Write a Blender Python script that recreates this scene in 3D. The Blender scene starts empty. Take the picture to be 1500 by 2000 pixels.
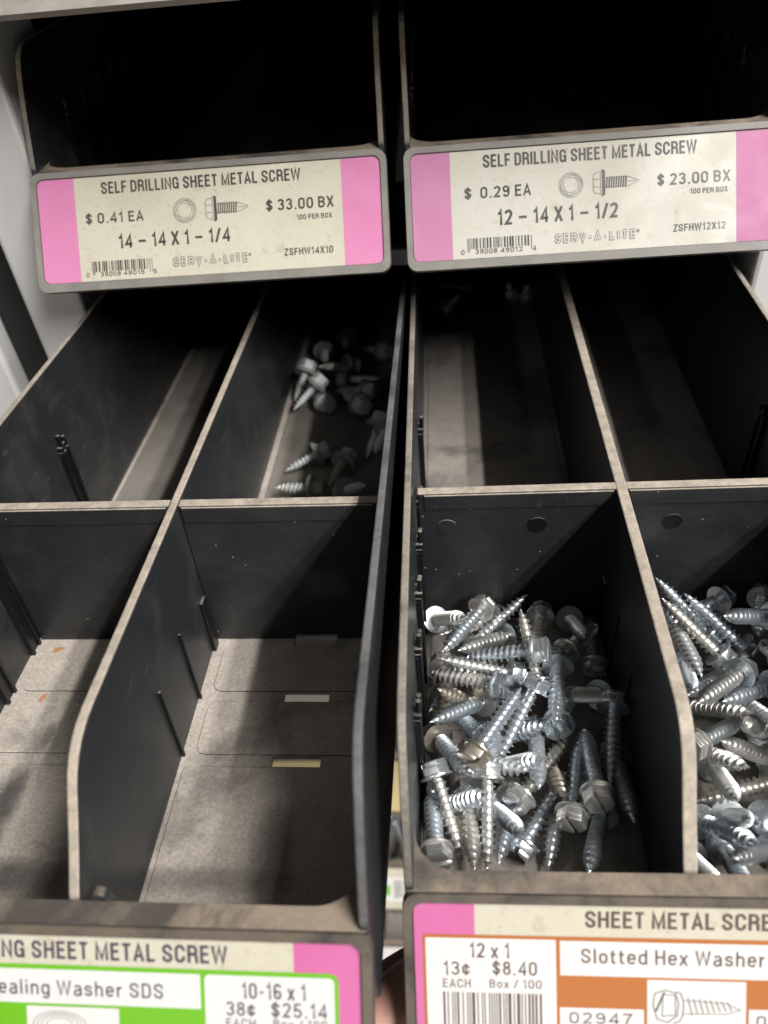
import bpy, bmesh, math, random
from mathutils import Vector, Matrix, Euler, Quaternion
from math import sin, cos, pi, radians
random.seed(7)
C = bpy.context.scene.collection
SC = bpy.context.scene
MM = 0.001

# ------------------------------------------------------------------ camera
cam_d = bpy.data.cameras.new('camera')
cam = bpy.data.objects.new('camera', cam_d); C.objects.link(cam)
cam.location = (-56.93*MM, -81.76*MM, 237.05*MM)
cam.rotation_euler = (0.8456, 0.0789, 0.0480)
cam_d.sensor_fit = 'VERTICAL'; cam_d.sensor_height = 36.0; cam_d.sensor_width = 27.0
cam_d.lens = 1509.98/2000*36.0
cam_d.clip_start = 0.005; cam_d.clip_end = 50
cam_d.dof.use_dof = True; cam_d.dof.focus_distance = 0.262; cam_d.dof.aperture_fstop = 10.5
SC.camera = cam

# ------------------------------------------------------------------ world, lamps, exposure
W = bpy.data.worlds.new('World'); SC.world = W; W.use_nodes = True
W.node_tree.nodes['Background'].inputs[0].default_value = (1.0, 0.97, 0.93, 1)
W.node_tree.nodes['Background'].inputs[1].default_value = 0.02
SC.view_settings.view_transform = 'Standard'; SC.view_settings.look = 'None'
SC.view_settings.exposure = 0.0; SC.view_settings.gamma = 1.0
SC.view_settings.use_curve_mapping = False

def area_lamp(name, loc, target, sx, sy, power, col=(1, .985, .96)):
    l = bpy.data.lights.new(name, 'AREA'); l.shape = 'RECTANGLE'; l.size = sx; l.size_y = sy
    l.energy = power; l.color = col
    o = bpy.data.objects.new(name, l); C.objects.link(o); o.location = loc
    z = (Vector(loc)-Vector(target)).normalized()
    y = Vector((0, 1, 0)); x = y.cross(z).normalized(); y = z.cross(x)
    m = Matrix((x, y, z)).transposed()
    o.rotation_euler = m.to_euler()
    return o
T0 = (-.03, .1, .03)
area_lamp('tube_or_fill_lamp', (1.22, -1.15, 2.05), (-.03, -1.15, .03), .05, 2.5, 64)
area_lamp('tube_or_fill_lamp', (1.46, -1.15, 2.05), (-.03, -1.15, .03), .05, 2.5, 64)
area_lamp('tube_or_fill_lamp', (-1.5, -2.6, 2.1), T0, .12, 1.25, 3, (.92, .96, 1))  # added weak fill from the left, for highlights on metal
area_lamp('tube_or_fill_lamp', (3.3, -1.15, 2.05), (-.03, -1.15, .03), .25, 2.5, 26)  # added fill lamp far right, brightens the screws
area_lamp('ceiling_bounce', (0.9, -0.9, 2.7), T0, 2.6, 2.6, 3, (1, .98, .95))
area_lamp('floor_bounce', (0.05, -1.7, -0.85), (-.1, .2, -.2), 1.8, 1.8, 15, (1, .94, .86))

# ------------------------------------------------------------------ node materials
def mat(name):
    m = bpy.data.materials.new(name); m.use_nodes = True
    nt = m.node_tree; b = nt.nodes['Principled BSDF']
    return m, nt, b
def N(nt, t, **kw):
    n = nt.nodes.new(t)
    for k, v in kw.items():
        if k.startswith('i_'): n.inputs[k[2:].replace('_', ' ')].default_value = v
        else: setattr(n, k, v)
    return n
def noise(nt, scale, detail=4, rough=.6, vec=None, dist=0):
    n = nt.nodes.new('ShaderNodeTexNoise'); n.inputs['Scale'].default_value = scale
    n.inputs['Detail'].default_value = detail; n.inputs['Roughness'].default_value = rough
    n.inputs['Distortion'].default_value = dist
    if vec is not None: nt.links.new(vec, n.inputs['Vector'])
    return n.outputs['Fac']
def ramp(nt, fac, a, b, va=0., vb=1.):
    n = nt.nodes.new('ShaderNodeMapRange'); nt.links.new(fac, n.inputs['Value'])
    n.inputs['From Min'].default_value = a; n.inputs['From Max'].default_value = b
    n.inputs['To Min'].default_value = va; n.inputs['To Max'].default_value = vb
    n.interpolation_type = 'SMOOTHSTEP'
    return n.outputs['Result']
def math_(nt, op, a, b):
    n = nt.nodes.new('ShaderNodeMath'); n.operation = op
    for i, v in enumerate((a, b)):
        if hasattr(v, 'is_output'): nt.links.new(v, n.inputs[i])
        else: n.inputs[i].default_value = v
    return n.outputs[0]
def mix(nt, fac, a, b):
    n = nt.nodes.new('ShaderNodeMix'); n.data_type = 'RGBA'
    if hasattr(fac, 'is_output'): nt.links.new(fac, n.inputs[0])
    else: n.inputs[0].default_value = fac
    for i, v in ((6, a), (7, b)):
        if hasattr(v, 'is_output'): nt.links.new(v, n.inputs[i])
        else: n.inputs[i].default_value = (*v, 1)
    return n.outputs[2]
def bump(nt, b, h, strength, dist=.0005):
    n = nt.nodes.new('ShaderNodeBump'); nt.links.new(h, n.inputs['Height'])
    n.inputs['Strength'].default_value = strength; n.inputs['Distance'].default_value = dist
    nt.links.new(n.outputs[0], b.inputs['Normal'])
def pos(nt):
    return nt.nodes.new('ShaderNodeNewGeometry').outputs['Position']

def plastic(name, dust=(.33, .28, .23), lo=.55, hi=.9, cover=(.30, .62), amount=.9, side=.05, base=(.024, .0265, .029), rough=.36, speck=.5, grain=.35, ns=60, cmin=.25, vs=240, vt=.72, wipes=()):
    """black moulded plastic; dust lies where the surface faces up, thin film and specks elsewhere"""
    m, nt, b = mat(name)
    g = nt.nodes.new('ShaderNodeNewGeometry'); P = g.outputs['Position']
    s = nt.nodes.new('ShaderNodeSeparateXYZ'); nt.links.new(g.outputs['Normal'], s.inputs[0])
    up = ramp(nt, s.outputs['Z'], lo, hi)
    xyz = nt.nodes.new('ShaderNodeSeparateXYZ'); nt.links.new(P, xyz.inputs[0])
    n1 = ramp(nt, noise(nt, ns, 5, .65, P, .4), cover[0], cover[1], cmin, 1)
    n2 = ramp(nt, noise(nt, 900, 3, .7, P), .3, .7, 1-grain, 1)
    d = math_(nt, 'MULTIPLY', math_(nt, 'MULTIPLY', up, n1), math_(nt, 'MULTIPLY', n2, amount))
    for wx, wy, rx, ry, amt in wipes:      # patches where the dust has been rubbed off
        dx = math_(nt, 'DIVIDE', math_(nt, 'SUBTRACT', xyz.outputs['X'], wx*MM), rx*MM)
        dy = math_(nt, 'DIVIDE', math_(nt, 'SUBTRACT', xyz.outputs['Y'], wy*MM), ry*MM)
        rr2 = math_(nt, 'ADD', math_(nt, 'MULTIPLY', dx, dx), math_(nt, 'MULTIPLY', dy, dy))
        rr2 = math_(nt, 'ADD', rr2, math_(nt, 'MULTIPLY', math_(nt, 'SUBTRACT', noise(nt, 60, 4, .55, P), .5), 3.2))
        d = math_(nt, 'MULTIPLY', d, ramp(nt, rr2, -.2, 2.0, 1-amt, 1))
    st = nt.nodes.new('ShaderNodeMapping'); st.inputs['Scale'].default_value = (1, .12, .45); st.inputs['Rotation'].default_value = (.35, 0, .1); nt.links.new(P, st.inputs['Vector'])
    scr = math_(nt, 'MULTIPLY', ramp(nt, noise(nt, 520, 3, .55, st.outputs[0]), .60, .74), side*1.5)
    scr = math_(nt, 'MULTIPLY', scr, ramp(nt, noise(nt, 45, 3, .6, P), .45, .65))
    d = math_(nt, 'MAXIMUM', d, scr)
    film = math_(nt, 'MULTIPLY', ramp(nt, noise(nt, 34, 5, .7, P, .8), .42, .8), side)
    d = math_(nt, 'MAXIMUM', d, film)
    v = nt.nodes.new('ShaderNodeTexVoronoi'); v.inputs['Scale'].default_value = vs; nt.links.new(P, v.inputs['Vector'])
    v.inputs['Randomness'].default_value = 1
    sp = math_(nt, 'LESS_THAN', v.outputs['Distance'], .085)
    sepc = nt.nodes.new('ShaderNodeSeparateColor'); nt.links.new(v.outputs['Color'], sepc.inputs[0])
    sp = math_(nt, 'MULTIPLY', math_(nt, 'MULTIPLY', sp, math_(nt, 'GREATER_THAN', sepc.outputs[0], vt)), speck)
    d = math_(nt, 'MAXIMUM', d, sp)
    tone = mix(nt, noise(nt, 110, 3, .6, P), tuple(c*.75 for c in dust), tuple(min(1, c*1.25) for c in dust))
    col = mix(nt, d, base, tone)
    nt.links.new(col, b.inputs['Base Color'])
    r = math_(nt, 'ADD', rough, math_(nt, 'MULTIPLY', d, .55)); nt.links.new(r, b.inputs['Roughness'])
    b.inputs['Specular IOR Level'].default_value = .42
    hb = math_(nt, 'ADD', math_(nt, 'MULTIPLY', noise(nt, 1600, 2, .6, P), .5), math_(nt, 'MULTIPLY', d, .8))
    bump(nt, b, hb, .12, .0003)
    return m

WIPES = ((-203, 32, 6, 15, .85), (-184, 10, 16, 6, .8), (-134, 11, 22, 4, .5), (-113, 20, 6, 16, .45), (-198, 60, 1.6, 5, .5))
M = {}
M['wall'] = plastic('black_plastic_wall', dust=(.54, .465, .38), amount=.95, cover=(.25, .75), side=.07, grain=.15, lo=.25, hi=.6, ns=260, cmin=.62)
M['wall_clean'] = plastic('rubbed_black_plastic_wall', dust=(.22, .215, .215), amount=.8, cover=(.2, .6), side=.10, grain=.3, lo=.25, hi=.6)
M['wall_grey'] = plastic('greyed_black_plastic_wall', dust=(.42, .37, .31), amount=.9, cover=(.15, .6), side=.10, grain=.35, lo=.25, hi=.6)
M['divider'] = plastic('black_plastic_divider', dust=(.64, .545, .445), amount=.95, cover=(.25, .75), side=.045, grain=.15, lo=.25, hi=.6, ns=260, cmin=.62)
M['floor'] = plastic('dusty_floor', dust=(.40, .355, .31), amount=1.0, cover=(.34, .50), side=.1, speck=.9, grain=.3, ns=20, cmin=.5, vs=430, vt=.62)
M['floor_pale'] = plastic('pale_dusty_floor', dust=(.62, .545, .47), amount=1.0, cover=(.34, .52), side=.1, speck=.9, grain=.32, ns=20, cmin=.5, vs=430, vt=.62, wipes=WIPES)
M['lip'] = plastic('grimy_lip', dust=(.33, .26, .195), amount=1.0, cover=(.38, .58), side=.3, speck=.2, grain=.2, ns=26, base=(.035, .037, .041), cmin=.22)
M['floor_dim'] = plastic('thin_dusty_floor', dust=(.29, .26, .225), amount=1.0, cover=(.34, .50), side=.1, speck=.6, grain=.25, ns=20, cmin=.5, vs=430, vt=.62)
M['holder'] = plastic('label_holder', dust=(.22, .175, .13), lo=.2, hi=.7, amount=.75, cover=(.3, .6), side=.3, base=(.03, .03, .032), speck=.1, grain=.2)
M['holder_clean'] = plastic('label_holder_worn', dust=(.36, .33, .29), lo=.2, hi=.7, amount=.6, cover=(.3, .6), side=.35, base=(.20, .19, .175), speck=.1, grain=.2)
M['holder_pale'] = plastic('label_holder_pale', dust=(.45, .42, .37), lo=.2, hi=.7, amount=.8, cover=(.3, .6), side=.5, base=(.26, .24, .21), speck=.1, grain=.2)
M['rib'] = plastic('black_plastic_rib', dust=(.3, .27, .23), amount=.9, side=.01, speck=.1, base=(.008, .0085, .0095))

def paper(name, col, spot=(.45, .36, .22), amt=.45, rough=.38, sc=170, coat=.25):
    m, nt, b = mat(name); P = pos(nt)
    s1 = math_(nt, 'MULTIPLY', ramp(nt, noise(nt, sc, 5, .65, P, .6), .52, .78), amt)
    s2 = math_(nt, 'MULTIPLY', ramp(nt, noise(nt, 28, 3, .5, P), .4, .75), amt*.5)
    c = mix(nt, math_(nt, 'MAXIMUM', s1, s2), col, spot)
    fine = math_(nt, 'MULTIPLY', ramp(nt, noise(nt, 620, 4, .7, P), .58, .72), amt*.9)
    c = mix(nt, fine, c, tuple(x*.72 for x in spot))
    nt.links.new(c, b.inputs['Base Color'])
    nt.links.new(ramp(nt, noise(nt, 55, 4, .6, P, .6), .35, .7, rough-.1, rough+.25), b.inputs['Roughness'])
    b.inputs['Coat Weight'].default_value = coat; b.inputs['Coat Roughness'].default_value = .25
    bump(nt, b, noise(nt, 90, 3, .5, P), .12, .0006)
    return m
M['cream'] = paper('aged_cream_card', (.66, .62, .50), amt=.55, coat=.1)
M['cream_pale'] = paper('pale_cream_card', (.615, .59, .52), amt=.5, coat=.04, rough=.5)
M['pink'] = paper('pink_card', (.74, .25, .47), spot=(.5, .26, .38), amt=.35)
M['pink_worn'] = paper('worn_pink_card', (.56, .225, .385), spot=(.48, .27, .37), amt=.25, coat=.0, rough=.68)
M['pink_deep'] = paper('deep_pink_card', (.66, .16, .38), spot=(.5, .16, .3), amt=.2)
M['white'] = paper('white_sticker', (.80, .78, .76), spot=(.6, .55, .48), amt=.2, rough=.45)
M['green'] = paper('green_sticker', (.17, .50, .02), spot=(.2, .5, .05), amt=.1)
M['orange'] = paper('rust_orange_sticker', (.50, .16, .035), spot=(.4, .14, .04), amt=.2)
M['red'] = paper('red_card', (.5, .05, .035), amt=.1)
M['yellow'] = paper('yellowed_card', (.60, .48, .24), amt=.3)
M['ink'] = paper('faded_black_ink', (.075, .068, .062), spot=(.2, .18, .15), amt=.4, coat=0)
M['ink_violet'] = paper('violet_black_ink', (.085, .062, .095), spot=(.2, .17, .2), amt=.4, coat=0)
M['ink_brown'] = paper('brown_black_ink', (.13, .085, .075), spot=(.25, .2, .18), amt=.4, coat=0)
M['ink_grey'] = paper('grey_ink', (.19, .185, .18), amt=.1, coat=0)

def zinc(name, a=(.84, .90, .95), c=(.86, .83, .77), rough=.21, metal=.86):
    m, nt, b = mat(name); P = pos(nt)
    oi = nt.nodes.new('ShaderNodeObjectInfo')
    f = ramp(nt, oi.outputs['Random'], .35, .95)
    n = noise(nt, 260, 4, .6, P)
    col = mix(nt, f, a, c)
    col = mix(nt, ramp(nt, oi.outputs['Random'], .95, .96), col, tuple(x*y for x, y in zip(c, (.68, .64, .58))))
    col = mix(nt, ramp(nt, n, .5, .85, 0, .35), col, tuple(x*.45 for x in c))
    nt.links.new(col, b.inputs['Base Color']); b.inputs['Metallic'].default_value = metal
    r = math_(nt, 'ADD', rough-.06, math_(nt, 'ADD', math_(nt, 'MULTIPLY', noise(nt, 500, 3, .6, P), .16), math_(nt, 'MULTIPLY', oi.outputs['Random'], .1))); nt.links.new(r, b.inputs['Roughness'])
    bump(nt, b, noise(nt, 1500, 3, .6, P), .06, .0002)
    return m
M['zinc'] = zinc('bright_zinc')
M['zinc_shank'] = zinc('bright_zinc_thread', rough=.27)
M['dull'] = zinc('dull_grey_zinc', (.84, .87, .86), (.70, .69, .65), .4, .1)
M['rubber'], _nt, _b = mat('grey_sealing_washer'); _b.inputs['Base Color'].default_value = (.34, .35, .34, 1); _b.inputs['Roughness'].default_value = .6

def painted(name, col, rough=.4, amt=.15):
    m, nt, b = mat(name); P = pos(nt)
    c = mix(nt, math_(nt, 'MULTIPLY', ramp(nt, noise(nt, 25, 5, .6, P, .5), .4, .8), amt), col, tuple(x*.5 for x in col))
    nt.links.new(c, b.inputs['Base Color']); b.inputs['Roughness'].default_value = rough
    bump(nt, b, noise(nt, 700, 2, .5, P), .05, .0003)
    return m
M['post'] = painted('pale_grey_enamel', (.80, .79, .77))
M['rail'] = painted('grey_enamel', (.30, .29, .30))
M['black'] = painted('black_shade_sheet', (.006, .006, .007), .6)
M['chip'] = painted('orange_wood', (.50, .24, .11), .7)
M['skin'], _nt, _b = mat('skin')
_b.inputs['Base Color'].default_value = (.64, .34, .27, 1); _b.inputs['Roughness'].default_value = .5
_b.inputs['Subsurface Weight'].default_value = .15; _b.inputs['Subsurface Radius'].default_value = (.004, .0015, .0008); _b.inputs['Subsurface Scale'].default_value = 1.0
bump(_nt, _b, noise(_nt, 600, 4, .6, pos(_nt)), .15, .0004)
M['nail'], _nt, _b = mat('nail'); _b.inputs['Base Color'].default_value = (.62, .36, .30, 1); _b.inputs['Roughness'].default_value = .3

# ------------------------------------------------------------------ mesh helpers (millimetres in, metres out)
class MB:
    def __init__(s): s.bm = bmesh.new()
    def poly_extrude(s, pts, vec, bev=0):
        vec = Vector(vec); b = bmesh.new()
        vs = [b.verts.new(Vector(p)) for p in pts]; f = b.faces.new(vs)
        r = bmesh.ops.extrude_face_region(b, geom=[f])
        bmesh.ops.translate(b, verts=[v for v in r['geom'] if isinstance(v, bmesh.types.BMVert)], vec=vec)
        bmesh.ops.recalc_face_normals(b, faces=b.faces[:])
        if bev:
            es = [e for e in b.edges if len(e.link_faces) == 2 and e.calc_face_angle(0) > .6]
            bmesh.ops.bevel(b, geom=es, offset=bev, segments=2, affect='EDGES', profile=.5)
        s.add(b); return s
    def add(s, b):
        me = bpy.data.meshes.new('tmp'); b.to_mesh(me); b.free(); s.bm.from_mesh(me); bpy.data.meshes.remove(me)
    def box(s, x0, x1, y0, y1, z0, z1, bev=0):
        return s.poly_extrude([(x0, y0, z0), (x1, y0, z0), (x1, y1, z0), (x0, y1, z0)], (0, 0, z1-z0), bev)
    def cyl(s, c, r, h, n=16, axis='Z', bev=0):
        pts = []
        for i in range(n):
            a = 2*pi*i/n; u, v = r*cos(a), r*sin(a)
            pts.append({'Z': (c[0]+u, c[1]+v, c[2]), 'Y': (c[0]+u, c[1], c[2]+v), 'X': (c[0], c[1]+u, c[2]+v)}[axis])
        return s.poly_extrude(pts, {'Z': (0, 0, h), 'Y': (0, h, 0), 'X': (h, 0, 0)}[axis], bev)
    def flat(s, pts):
        s.bm.faces.new([s.bm.verts.new(Vector(p)) for p in pts]); return s
    def mesh(s, name, m, smooth=False, xf=None):
        if xf: 
            for v in s.bm.verts: v.co = Vector(xf(v.co))
        bmesh.ops.scale(s.bm, vec=(MM, MM, MM), verts=s.bm.verts[:])
        me = bpy.data.meshes.new(name); s.bm.to_mesh(me); s.bm.free()
        me.materials.append(M[m] if isinstance(m, str) else m)
        if smooth is True:
            for p in me.polygons: p.use_smooth = True
        elif smooth:
            for p in me.polygons: p.use_smooth = True
            me.set_sharp_from_angle(angle=smooth)
        return me
    def build(s, name, m, parent=None, smooth=False, xf=None):
        o = bpy.data.objects.new(name, s.mesh(name, m, smooth, xf)); C.objects.link(o)
        if parent: o.parent = parent
        return o
def empty(name, loc=(0, 0, 0), rot=(0, 0, 0)):
    o = bpy.data.objects.new(name, None); C.objects.link(o); o.empty_display_size = .01
    o.location = Vector(loc)*MM; o.rotation_euler = rot
    return o
def tag(o, label=None, cat=None, group=None, kind=None):
    if label: o['label'] = label
    if cat: o['category'] = cat
    if group: o['group'] = group
    if kind: o['kind'] = kind
    return o
def rrect(x0, x1, y0, y1, r, n=5):
    pts = []
    for cx, cy, a0 in ((x1-r, y1-r, 0), (x0+r, y1-r, 90), (x0+r, y0+r, 180), (x1-r, y0+r, 270)):
        for i in range(n+1):
            a = radians(a0+90*i/n); pts.append((cx+r*cos(a), cy+r*sin(a)))
    return pts

LROT = (-.0484, .0088, -.0041); TOPZ = 95.4

# ------------------------------------------------------------------ the bin
HW_, WT = 70.0, 2.3           # inner half width, wall thickness
HWALL, HDIV, HLIP, DC, LEN, LI = 77.9, 65.2, 36.5, 120.7, 425.0, 5.4
AL, LO, LH, WL, PK = .6248, 2.85, 40.7, 139.0, 15.3
SA, CA = sin(AL), cos(AL)
def taper(y): return .006*(y-DC)
def on_label(off):
    """(u, -v) on the label plane, lifted OFF mm along its normal -> bin coordinates"""
    def f(c):
        v = -c.y; n = off+c.z
        return (c.x, -(LO+v)*SA-n*CA, HLIP-(LO+v)*CA+n*SA)
    return f
def arc_profile(pts, r=6, n=5):
    out = []
    for i, p in enumerate(pts):
        p = Vector(p); a = Vector(pts[i-1]); b = Vector(pts[(i+1) % len(pts)])
        rr = r[i] if isinstance(r, (list, tuple)) else r
        if rr <= 0: out.append(tuple(p)); continue
        d1 = (a-p); d2 = (b-p); k = min(rr, d1.length*.45, d2.length*.45)
        s, e = p+d1.normalized()*k, p+d2.normalized()*k
        for j in range(n+1):
            t = j/n; q = s*(1-t)**2+p*2*t*(1-t)+e*t*t; out.append(tuple(q))
    return out

SLOTS = (67.6, 93.5, 119.6)
def make_floor(parent, short=False, fm='floor'):
    xs = [-HW_-.2, -48, -32, 32, 48, HW_+.2]; ys = [0.5]
    for s in SLOTS: ys += [s-1.9, s+1.9]
    ys += [LEN]
    mb = MB(); bm = mb.bm; V = {}
    def vv(i, j, k):
        if (i, j, k) not in V: V[i, j, k] = bm.verts.new((xs[i]+(taper(ys[j]) if i == 5 else -taper(ys[j]) if i == 0 else 0), ys[j], (-.5, -1.6)[k]))
        return V[i, j, k]
    hole = {(i, 2*k+1) for k in range(3) for i in (3,)}
    nx, ny = len(xs)-1, len(ys)-1
    solid = lambda i, j: 0 <= i < nx and 0 <= j < ny and (i, j) not in hole
    for i in range(nx):
        for j in range(ny):
            if not solid(i, j): continue
            bm.faces.new([vv(i, j, 0), vv(i+1, j, 0), vv(i+1, j+1, 0), vv(i, j+1, 0)])
            bm.faces.new([vv(i, j, 1), vv(i, j+1, 1), vv(i+1, j+1, 1), vv(i+1, j, 1)])
            for di, dj, a, b in ((0, -1, (i, j), (i+1, j)), (1, 0, (i+1, j), (i+1, j+1)), (0, 1, (i+1, j+1), (i, j+1)), (-1, 0, (i, j+1), (i, j))):
                if not solid(i+di, j+dj): bm.faces.new([vv(*a, 0), vv(*a, 1), vv(*b, 1), vv(*b, 0)])
    fl = mb.build('floor', fm, parent)
    for sx in (() if short else (-1, 1)):    # raised plates between the slots
        for y0, y1 in ((69.9, 91.3), (95.8, 117.2)):
            p = rrect(5.5, 66.5, y0, y1, 3.5)
            MB().poly_extrude([(sx*x, y, -.55) for x, y in p], (0, 0, .55), .15).build('floor_plate', fm, fl)
        p = rrect(3.0, 68.5, 7.5, 65.2, 1.5)
        MB().poly_extrude([(sx*x, y, -.55) for x, y in p], (0, 0, .55), .15).build('floor_plate', fm, fl)
        p = rrect(4.5, 68.5, 124.5, LEN-5, 1.5)
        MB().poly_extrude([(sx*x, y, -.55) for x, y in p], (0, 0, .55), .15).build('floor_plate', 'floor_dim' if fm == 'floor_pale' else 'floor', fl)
    return fl

def make_bin(name, full=True, holder='holder', short=False, walls=('wall', 'wall'), dt=2.0, marks=False, fm='floor'):
    root = empty(name)
    make_floor(root, short, fm)
    prof = arc_profile([(LEN, -2), (LEN, HWALL), (23.5, HWALL), (11.5, 60), (0.2, HLIP+.5), (0.2, -2)], [0, 3, 9, 14, 2, 0])
    for sx in (-1, 1):
        mb = MB()
        mb.poly_extrude([(sx*HW_, y, z) for y, z in prof], (sx*WT, 0, 0), .45)
        w = mb.build('side_wall', walls[sx > 0], root, xf=lambda c: (c.x+sx*taper(c.y), c.y, c.z))
        if not full: continue
        for ys in (46.5, 70, 93, 116, 139, 185):
            xi = sx*(HW_+taper(ys))
            m2 = MB()
            for dy in (-3.3, 1.9):
                x0, x1 = sorted((xi+sx*.3, xi-sx*2.0))
                m2.box(x0, x1, ys+dy, ys+dy+1.4, -.4, 46, .2)
            x0, x1 = sorted((xi+sx*.3, xi-sx*1.0)); m2.box(x0, x1, ys-3.4, ys+3.4, -.4, 44.5, .2)
            m2.build('divider_slot', 'rib', w)
            m3 = MB(); x0, x1 = sorted((xi+sx*.3, xi-sx*2.4)); m3.box(x0, x1, ys-3.2, ys-1.4, 46.2, 48.4, .3)
            m3.box(x0, x1, ys-1.6, ys+1.0, 48.0, 49.4, .3)
            m3.cyl((xi-sx*1.6, ys-1.6, 47.8), .85, 6, 12, bev=.25); m3.cyl((xi-sx*1.6, ys+1.9, 47.0), .85, 4.5, 12, bev=.25)
            m3.build('locating_pin', 'rib', w, smooth=radians(40))
    MB().box(-HW_-WT-1.6, HW_+WT+1.6, LEN-.2, LEN+2.4, -2, HWALL-.4, .4).build('back_wall', 'wall', root)
    # front lip with filleted inner corners
    pts = [(-HW_-WT, 0), (HW_+WT, 0), (HW_+WT, 12)]; r = 11.0
    xi = HW_-.65
    pts = [(-xi-1.7, 0), (xi+1.7, 0), (xi+1.7, LI+r+.3)]
    for i in range(9):
        a = radians(0-90*i/8); pts.append((xi-r+r*cos(a), LI+r+r*sin(a)))
    for i in range(9):
        a = radians(-90-90*i/8); pts.append((-xi+r+r*cos(a), LI+r+r*sin(a)))
    pts += [(-xi-1.7, LI+r+.3)]
    MB().poly_extrude([(x, y, -1.8) for x, y in pts], (0, 0, HLIP+1.8)).build('front_lip', 'lip', root)
    # dividers
    prof = arc_profile([(LEN-.3, -.4), (LEN-.3, HDIV), (29, HDIV), (14, 45.5), (LI-.3, HLIP-1.5), (LI-.3, -.4)], [0, 0, 11, 10, 3, 0])
    if short: prof = [(LEN-.3, -.4), (LEN-.3, HDIV), (285, HDIV), (275, HDIV-8), (275, -.4)]
    cd = MB().poly_extrude([(-dt, y, z) for y, z in prof], (2*dt, 0, 0), .5).build('centre_divider', 'divider', root)
    if full and not short:
        for sx in (-1, 1):
            for ys in (69.5, 93):
                x0, x1 = sorted((sx*1.4, sx*2.45)); m2 = MB(); m2.box(x0, x1, ys-.55, ys+.55, -.4, 33, .25); m2.build('guide_rib', 'rib', cd)
            x0, x1 = sorted((sx*1.4, sx*2.8)); MB().box(x0, x1, 114.5, 119, -.4, 25, .4).build('guide_rib', 'rib', cd)
            xa, xb = sorted((sx*1.6, sx*(HW_-1.2)))
            cr = MB().box(xa, xb, DC, DC+3.6, -.4, HDIV-.15, .4).build('cross_divider', 'divider', root)
            xa2, xb2 = sorted((sx*2.5, sx*(HW_-3.4)))
            MB().box(xa2, xb2, DC-.5, DC+.3, HDIV-7.2, HDIV-.8, .25).build('top_band', 'divider', cr)
            for xm in (-59, -27.4, 18.9):
                if marks and xm*sx > 0: MB().cyl((xm, DC+.2, 49.4), 3.5, -.4, 24, 'Y', .1).build('mould_mark', 'wall' if xm < -50 else 'rib', cr)
    # sloping label holder
    def slab(p, t0, t1, bev=.3):
        return MB().poly_extrude([(x, y, t0) for x, y in p], (0, 0, t1-t0), bev)
    W2 = WL/2+2.8
    hp = rrect(-W2, W2, -(LH+3.6), LO-.2, 4.0)
    h = slab(hp, -3.0, -.35).build('label_holder', holder, root, xf=on_label(0))
    ring = MB(); outer = rrect(-W2, W2, -(LH+3.6), LO-.2, 4.0, 6); inner = rrect(-WL/2-.3, WL/2+.3, -LH-.3, .3, 3.0, 6)
    n = len(outer)
    for z0, z1 in ((-.4, .75),):
        vo0 = [ring.bm.verts.new((x, y, z0)) for x, y in outer]; vo1 = [ring.bm.verts.new((x*.997, y, z1)) for x, y in outer]
        vi1 = [ring.bm.verts.new((x, y, z1)) for x, y in inner]; vi0 = [ring.bm.verts.new((x, y, z0)) for x, y in inner]
        for i in range(n):
            j = (i+1) % n
            for a, b in ((vo0, vo1), (vo1, vi1), (vi1, vi0)): ring.bm.faces.new([a[i], a[j], b[j], b[i]])
    bmesh.ops.recalc_face_normals(ring.bm, faces=ring.bm.faces[:])
    ring.build('holder_frame', holder, h, xf=on_label(0))
    return root

# ------------------------------------------------------------------ printed labels
def lift(mb, name, m, parent, off): return mb.build(name, m, parent, xf=on_label(off))
def rect2(mb, u0, u1, v0, v1): return mb.flat([(u0, -v1, 0), (u1, -v1, 0), (u1, -v0, 0), (u0, -v0, 0)])
def ribbon(mb, pts, w, closed=False):
    n = len(pts)
    for i in range(n if closed else n-1):
        a = Vector((*pts[i], 0)); b = Vector((*pts[(i+1) % n], 0)); d = (b-a)
        if d.length < 1e-6: continue
        d.normalize(); p = Vector((-d.y, d.x, 0))*w/2; a = a-d*w*.3; b = b+d*w*.3
        mb.flat([a-p, b-p, b+p, a+p])
    return mb

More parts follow.
